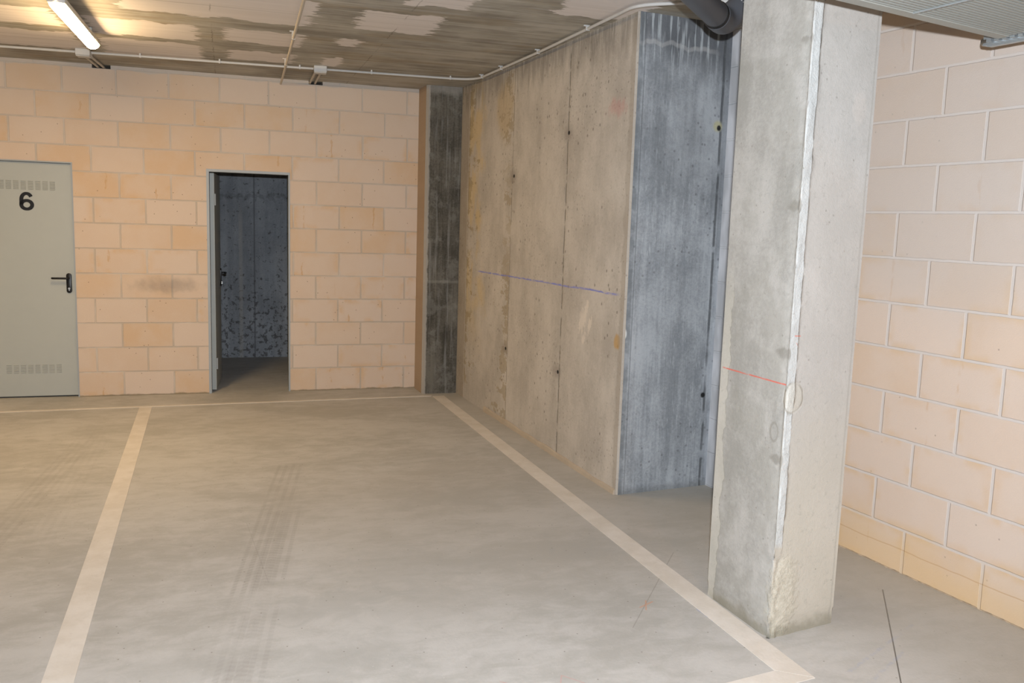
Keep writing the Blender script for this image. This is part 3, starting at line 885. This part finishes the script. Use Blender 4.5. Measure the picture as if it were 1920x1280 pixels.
# handle on the open leaf: built in its own turned frame
hp = handle_set(lf, 0, 0, 0, -1, 0.11)
hp.rotation_euler[2] = math.radians(90)
hp.location = (0.0, 0.60, 0.985)
for zz in (0.25, 1.70):
    bm = bmesh.new(); tube(bm, [(0.006, 0.0, zz - .05), (0.006, 0.0, zz + .05)], 0.008, 10)
    newobj('hinge', bm, M_FRAME, lf, smooth=True)

# ------------------------------------------------------------------ conduits under the ceiling
def conduit(paths, mat, label, clips, clipdir, r=0.0092, loc=(0, 0, 0)):
    e = empty('electrical_conduit', loc)
    runs = [paths] if not isinstance(paths[0], list) else paths
    for run in runs:
        bm = bmesh.new(); tube(bm, [Vector(p) - Vector(loc) for p in run], r, 12)
        newobj('conduit_tube', bm, mat, e, smooth=True)
    paths = runs[0]
    for (cx, cy, ang) in clips:
        bm = bmesh.new()
        zc = paths[0][2]
        box(bm, -0.006, 0.006, -r - 0.002, r + 0.002, -r - 0.002, H - zc, bev=0.001)
        box(bm, -0.006, 0.006, r + 0.002, r + 0.016, H - zc - 0.008, H - zc, bev=0.001)
        c = newobj('saddle_clip', bm, mat, e)
        c.location = Vector((cx, cy, zc)) - Vector(loc); c.rotation_euler[2] = ang
    return tag(e, label, 'conduit')
ZC = 2.735
a = -0.1835
def yb(x): return 7.619 + a * (x + 0.665)
j1x, j2x = -0.115, 1.575
p0 = [(x, yb(x), ZC) for x in (-6.3, -4, -2, j1x - 0.052)]
pm = [(x, yb(x), ZC) for x in (j1x + 0.052, 1.0, j2x - 0.052)]
p1 = [(x, yb(x), ZC) for x in (j2x + 0.052, 2.0, 2.55)] + [tuple(p) for p in arc((2.62, yb(2.62), ZC), (2.79, yb(2.79), ZC), (2.795, 6.82, ZC), 8)]
p1 += [(2.71, 5.55, ZC), (2.605, 4.40, ZC)] + [tuple(p) for p in arc((2.590, 4.27, ZC), (2.578, 4.17, ZC), (2.66, 4.09, ZC), 8)] + [(2.72, 4.035, ZC), (3.05, 3.74, ZC), (3.3, 3.52, ZC)]
ang1 = math.atan(a)
conduit([p0, pm, p1], M_CONDG, 'pale conduit running along the ceiling edge and round the concrete wall corner',
        [(x, yb(x), ang1) for x in (-5, -4, -3, -2.2, -1.45, -0.05 + .32, 0.83, 1.42, 1.97, 2.60)] + [(2.762, 6.35, 1.50), (2.715, 5.62, 1.50), (2.640, 4.80, 1.48), (2.79, 6.80, 1.5)], None)
p2 = [(0.31, 0.2, 2.711), (0.998, 4.996, 2.711), (1.18, 6.324, 2.711), (1.30, 7.2, 2.711), (1.412, 8.026, 2.711)]
conduit(p2, M_COND, 'straight cream conduit crossing the ceiling towards the block wall', [(0.70, 2.9, 1.43), (0.90, 4.3, 1.43), (1.13, 5.96, 1.43), (1.27, 7.0, 1.43)], None)

def jbox(x, y, ang, label):
    e = empty('junction_box', (x, y, H), ang)
    bm = boxes((-0.05, 0.05, -0.05, 0.05, -0.048, 0.0), bev=0.006)
    newobj('box_body', bm, M_CONDG, e)
    newobj('box_lid', boxes((-0.047, 0.047, -0.047, 0.047, -0.055, -0.0485), bev=0.003), M_CONDG, e)
    return tag(e, label, 'junction box', 'ceiling junction boxes')
j1x, j2x = -0.115, 1.575
jbox(j1x, yb(j1x), ang1, 'small grey junction box on the ceiling beside the lit fluorescent lamp')
jbox(j2x, yb(j2x), ang1, 'small grey junction box on the ceiling right of the crossing conduit')
def short(xa, ya, xb, yb_, label):
    bm = bmesh.new(); tube(bm, [(xa, ya, 2.735), (xb, yb_, 2.738)], 0.0095, 12)
    o = newobj('short_conduit', bm, M_COND, smooth=True)
    return tag(o, label, 'conduit', 'short conduits into the wall notches')
for (jx, hx, hy, nm) in ((j1x, 0.005, 8.26, 'lamp'), (j2x, 1.690, 8.07, 'crossing conduit')):
    jy = yb(jx)
    short(jx - 0.018, jy + 0.052, hx - 0.022, hy, 'left one of two short cream conduits entering the block wall near the %s' % nm)
    short(jx + 0.024, jy + 0.048, hx + 0.022, hy, 'right one of two short cream conduits entering the block wall near the %s' % nm)

# ------------------------------------------------------------------ fluorescent lamp in view, plus unseen added lamps
M_GLOW2 = emit('unseen_diffuser_white', (1.0, 0.78, 0.52), 25.0)
M_GLOW3 = emit('unseen_diffuser_amber', (1.0, 0.48, 0.10), 110.0)
def ceiling_lamp(cx, cy, ang, label, group=None, L=1.27, glow=None):
    e = empty('fluorescent_lamp', (cx, cy, H), ang)
    # housing: long shallow tray hung just below the ceiling
    bm = boxes((-0.046, 0.046, -L / 2, L / 2, -0.082, -0.050), bev=0.008)
    newobj('housing', bm, M_HOUSE, e, smooth=True)
    bm = bmesh.new()
    n_ = 10; rings = []
    ends = [(-L / 2 - 0.0, 0.25), (-L / 2 + 0.012, 0.7), (-L / 2 + 0.035, 1.0), (L / 2 - 0.035, 1.0), (L / 2 - 0.012, 0.7), (L / 2, 0.25)]
    for (yy, s) in ends:
        rings.append([bm.verts.new((0.041 * s * math.cos(math.pi + math.pi * k / n_), yy, -0.0825 + 0.030 * s * math.sin(math.pi + math.pi * k / n_))) for k in range(n_ + 1)])
    for r0, r1 in zip(rings[:-1], rings[1:]):
        for k in range(n_): bm.faces.new((r0[k], r0[k + 1], r1[k + 1], r1[k]))
        bm.faces.new((r0[-1], r0[0], r1[0], r1[-1]))
    bm.faces.new(rings[0]); bm.faces.new(rings[-1])
    newobj('diffuser', bm, glow or M_GLOW, e, smooth=True)
    for s in (-1, 1):
        newobj('bracket', boxes((-0.02, 0.02, s * L * 0.36 - 0.02, s * L * 0.36 + 0.02, -0.051, 0.0), bev=0.002), M_HOUSE, e)
    bm = bmesh.new(); tube(bm, [(0.0, -L / 2 - 0.03, -0.062), (0.0, -L / 2 + 0.01, -0.062)], 0.011, 12)
    newobj('cable_gland', bm, M_CONDG, e, smooth=True)
    return tag(e, label, 'lamp', group)
la = math.atan2(-(0.170), 1.27)
ceiling_lamp(-0.128, 6.16, la, 'lit white fluorescent batten lamp on the ceiling at the top left')
ceiling_lamp(-3.9, 6.6, la, 'added fill lamp, unseen, far left outside the frame')  # extra lamp out of view, put in to lift the back wall
ceiling_lamp(-3.0, 2.2, la, 'added fill lamp, unseen, to the left of the camera', glow=M_GLOW2)  # out-of-view lamp added as weak general fill
ceiling_lamp(1.0, -0.9, la, 'unseen amber lamp behind the camera, placed for the warm ambient light', glow=M_GLOW3)  # out of view, supplies the orange ambient light on right wall and pillar

# ------------------------------------------------------------------ waste pipe at the top beside the pillar
az = math.radians(51)
dv = Vector((math.sin(az), math.cos(az), 0.0))
P = empty('waste_pipe', (2.525, 3.40, 2.532))
o0 = Vector((2.47, 3.42, 2.56))
bm = bmesh.new(); tube(bm, [dv * -1.25 + Vector((0, 0, 0.02)), dv * -0.02], 0.056, 32)
newobj('pipe_section', bm, M_PVC, P, smooth=True)
bm = bmesh.new()                   # socket bead
tube(bm, [dv * (-0.02), dv * (-0.012), dv * 0.004, dv * 0.012], 0.06, 32, radii=[0.0575, 0.0615, 0.0615, 0.0575])
newobj('socket_ring', bm, M_RUBBER, P, smooth=True)
bm = bmesh.new()
bend = [dv * 0.010, dv * 0.06] + arc(dv * 0.075, dv * 0.15 + Vector((0, 0, -0.012)), dv * 0.145 + Vector((0.055, 0.0, 0.045)), 8)[1:] + [dv * 0.145 + Vector((0.115, 0.0, 0.10))]
tube(bm, bend, 0.06, 32, radii=[0.0625, 0.0625] + [0.061] * 8 + [0.060])
newobj('elbow', bm, M_PVC, P, smooth=True)
bm = bmesh.new()
tip = bend[-1]
tube(bm, [bend[-1] - (bend[-1] - bend[-2]) * 0.55, bend[-1] - (bend[-1] - bend[-2]) * 0.2], 0.0592, 32)
newobj('pipe_label', bm, M_BLUE, P, smooth=True)
bm = bmesh.new()
tube(bm, [bend[-1] - (bend[-1] - bend[-2]) * 0.62, bend[-1] - (bend[-1] - bend[-2]) * 0.56], 0.0605, 32)
newobj('label_edge', bm, M_CONDG, P, smooth=True)
bm = bmesh.new(); tube(bm, [tip, tip + Vector((0.10, 0.0, 0.03)), tip + Vector((0.40, 0.05, 0.03))], 0.056, 32)
newobj('pipe_section', bm, M_PVC, P, smooth=True)
bm = bmesh.new()                   # hanger strap to the ceiling
for yy in (-0.8,):
    tube(bm, [dv * yy + Vector((0, 0, 0.055)), dv * yy + Vector((0, 0, H - 2.532))], 0.005, 8)
    tube(bm, [dv * (yy - 0.012), dv * (yy + 0.012)], 0.0585, 32)
newobj('hanger', bm, M_GALV, P, smooth=True)
tag(P, 'dark grey plastic waste pipe with elbow hung under the ceiling beside the pillar', 'pipe')

# ------------------------------------------------------------------ overhead garage door, opened flat above
ZP = 2.305
G = empty('overhead_garage_door', (0, 0, 0))
def yedge(x): return 2.238 + (x - 2.11) * 0.122
skew = 0.122
def gp(x, b, z): return Vector((x, yedge(x) - b, z))      # b = distance back from the outer edge
def gbox(bm, x0, x1, b0, b1, z0, z1):
    r = bmesh.ops.create_cube(bm, size=1.0)
    for v in r['verts']:
        x = x0 + (v.co.x + .5) * (x1 - x0); b = b0 + (v.co.y + .5) * (b1 - b0); z = z0 + (v.co.z + .5) * (z1 - z0)
        v.co = gp(x, b, z)
XL, XR = 1.67, 3.020
bm = bmesh.new()
gbox(bm, XL, XR, 0.0, 0.045, ZP, ZP + 0.045)
gbox(bm, XL, XR, 1.90, 1.95, ZP, ZP + 0.045)
gbox(bm, XL, XL + 0.045, 0.045, 1.90, ZP, ZP + 0.045)
newobj('edge_frame', bm, M_SHEETF, G)
def ribbed(b0, b1):
    bm = bmesh.new()
    pitch = 0.0195
    k = int(round((b1 - b0) / pitch)); pts = []
    for i in range(k):
        s = b0 + i * pitch
        pts += [(s, 0.0), (s + pitch * .54, 0.0), (s + pitch * .58, 0.011), (s + pitch * .95, 0.011)]
    pts.append((b0 + k * pitch, 0.0))
    xa, xb = XL + 0.045, XR
    va = [bm.verts.new(gp(xa, b, ZP + 0.003 + h)) for b, h in pts]; vb = [bm.verts.new(gp(xb, b, ZP + 0.003 + h)) for b, h in pts]
    va2 = [bm.verts.new(gp(xa, b, ZP + 0.016)) for b, h in (pts[0], pts[-1])]; vb2 = [bm.verts.new(gp(xb, b, ZP + 0.016)) for b, h in (pts[0], pts[-1])]
    for i in range(len(pts) - 1): bm.faces.new((va[i], va[i + 1], vb[i + 1], vb[i]))
    bm.faces.new((va2[0], vb2[0], vb2[1], va2[1])); bm.faces.new((va[0], vb[0], vb2[0], va2[0])); bm.faces.new((va[-1], va2[1], vb2[1], vb[-1]))
    return newobj('ribbed_sheet', bm, M_SHEET, G)
ribbed(0.045, 0.37)
bm = bmesh.new(); gbox(bm, XL + 0.045, XR, 0.358, 0.47, ZP - 0.004, ZP + 0.03); newobj('cross_rail', bm, M_SHEETF, G)
ribbed(0.47, 1.90)
bm = bmesh.new(); gbox(bm, 2.452, 2.458, 0.046, 0.357, ZP - 0.003, ZP + 0.002); newobj('seam_strip', bm, M_GALV, G)
# side track of galvanised channel with a toothed lip
T = empty('door_track', (0, 0, 0))
bm = bmesh.new()
ty1 = 2.430; tx = 3.045; ZT = ZP + 0.012
def tbox(x0, x1, y0, y1, z0, z1): box(bm, x0, x1, y0, y1, z0, z1)
tbox(tx, tx + 0.004, 0.35, ty1, ZT - 0.022, ZT + 0.022)
tbox(tx + 0.004, tx + 0.048, 0.35, ty1, ZT - 0.022, ZT - 0.018)
tbox(tx + 0.010, tx + 0.012, 0.35, ty1 - 0.01, ZT - 0.026, ZT - 0.022)
tbox(tx + 0.044, tx + 0.048, 0.35, ty1, ZT - 0.018, ZT + 0.022)
tk = newobj('channel', bm, M_GALV, T)
bm = bmesh.new()
k = 0
while k * 0.032 < 1.9:
    y1_ = ty1 - 0.03 - k * 0.032
    box(bm, tx - 0.022, tx - 0.0005, y1_ - 0.019, y1_, ZT - 0.016, ZT - 0.004); k += 1
tag(newobj('track_teeth', bm, M_GALV, T), kind='stuff')
bm = bmesh.new(); tube(bm, [(tx + 0.012, ty1 + 0.010, ZT - 0.006), (tx + 0.012, ty1 - 0.014, ZT - 0.006)], 0.014, 16)
newobj('end_bolt', bm, M_STEEL, T, smooth=True)
for yy in (2.33, 0.9): newobj('wall_bracket', boxes((tx + 0.048, 3.349, yy, yy + 0.04, ZT + 0.004, ZT + 0.010)), M_GALV, T)
tag(T, 'galvanised steel side track with toothed lip beside the overhead garage door', 'track')
for b in (0.3, 1.6):
    for x in (XL + 0.02, XR - 0.02):
        p = gp(x, b, 0); bm = bmesh.new()
        tube(bm, [(p.x, p.y, ZP + 0.03), (p.x, p.y, H)], 0.005, 8)
        newobj('hanger_rod', bm, M_GALV, G)
tag(G, 'grey ribbed sheet metal garage door opened flat overhead, in front of the pillar', 'garage door')
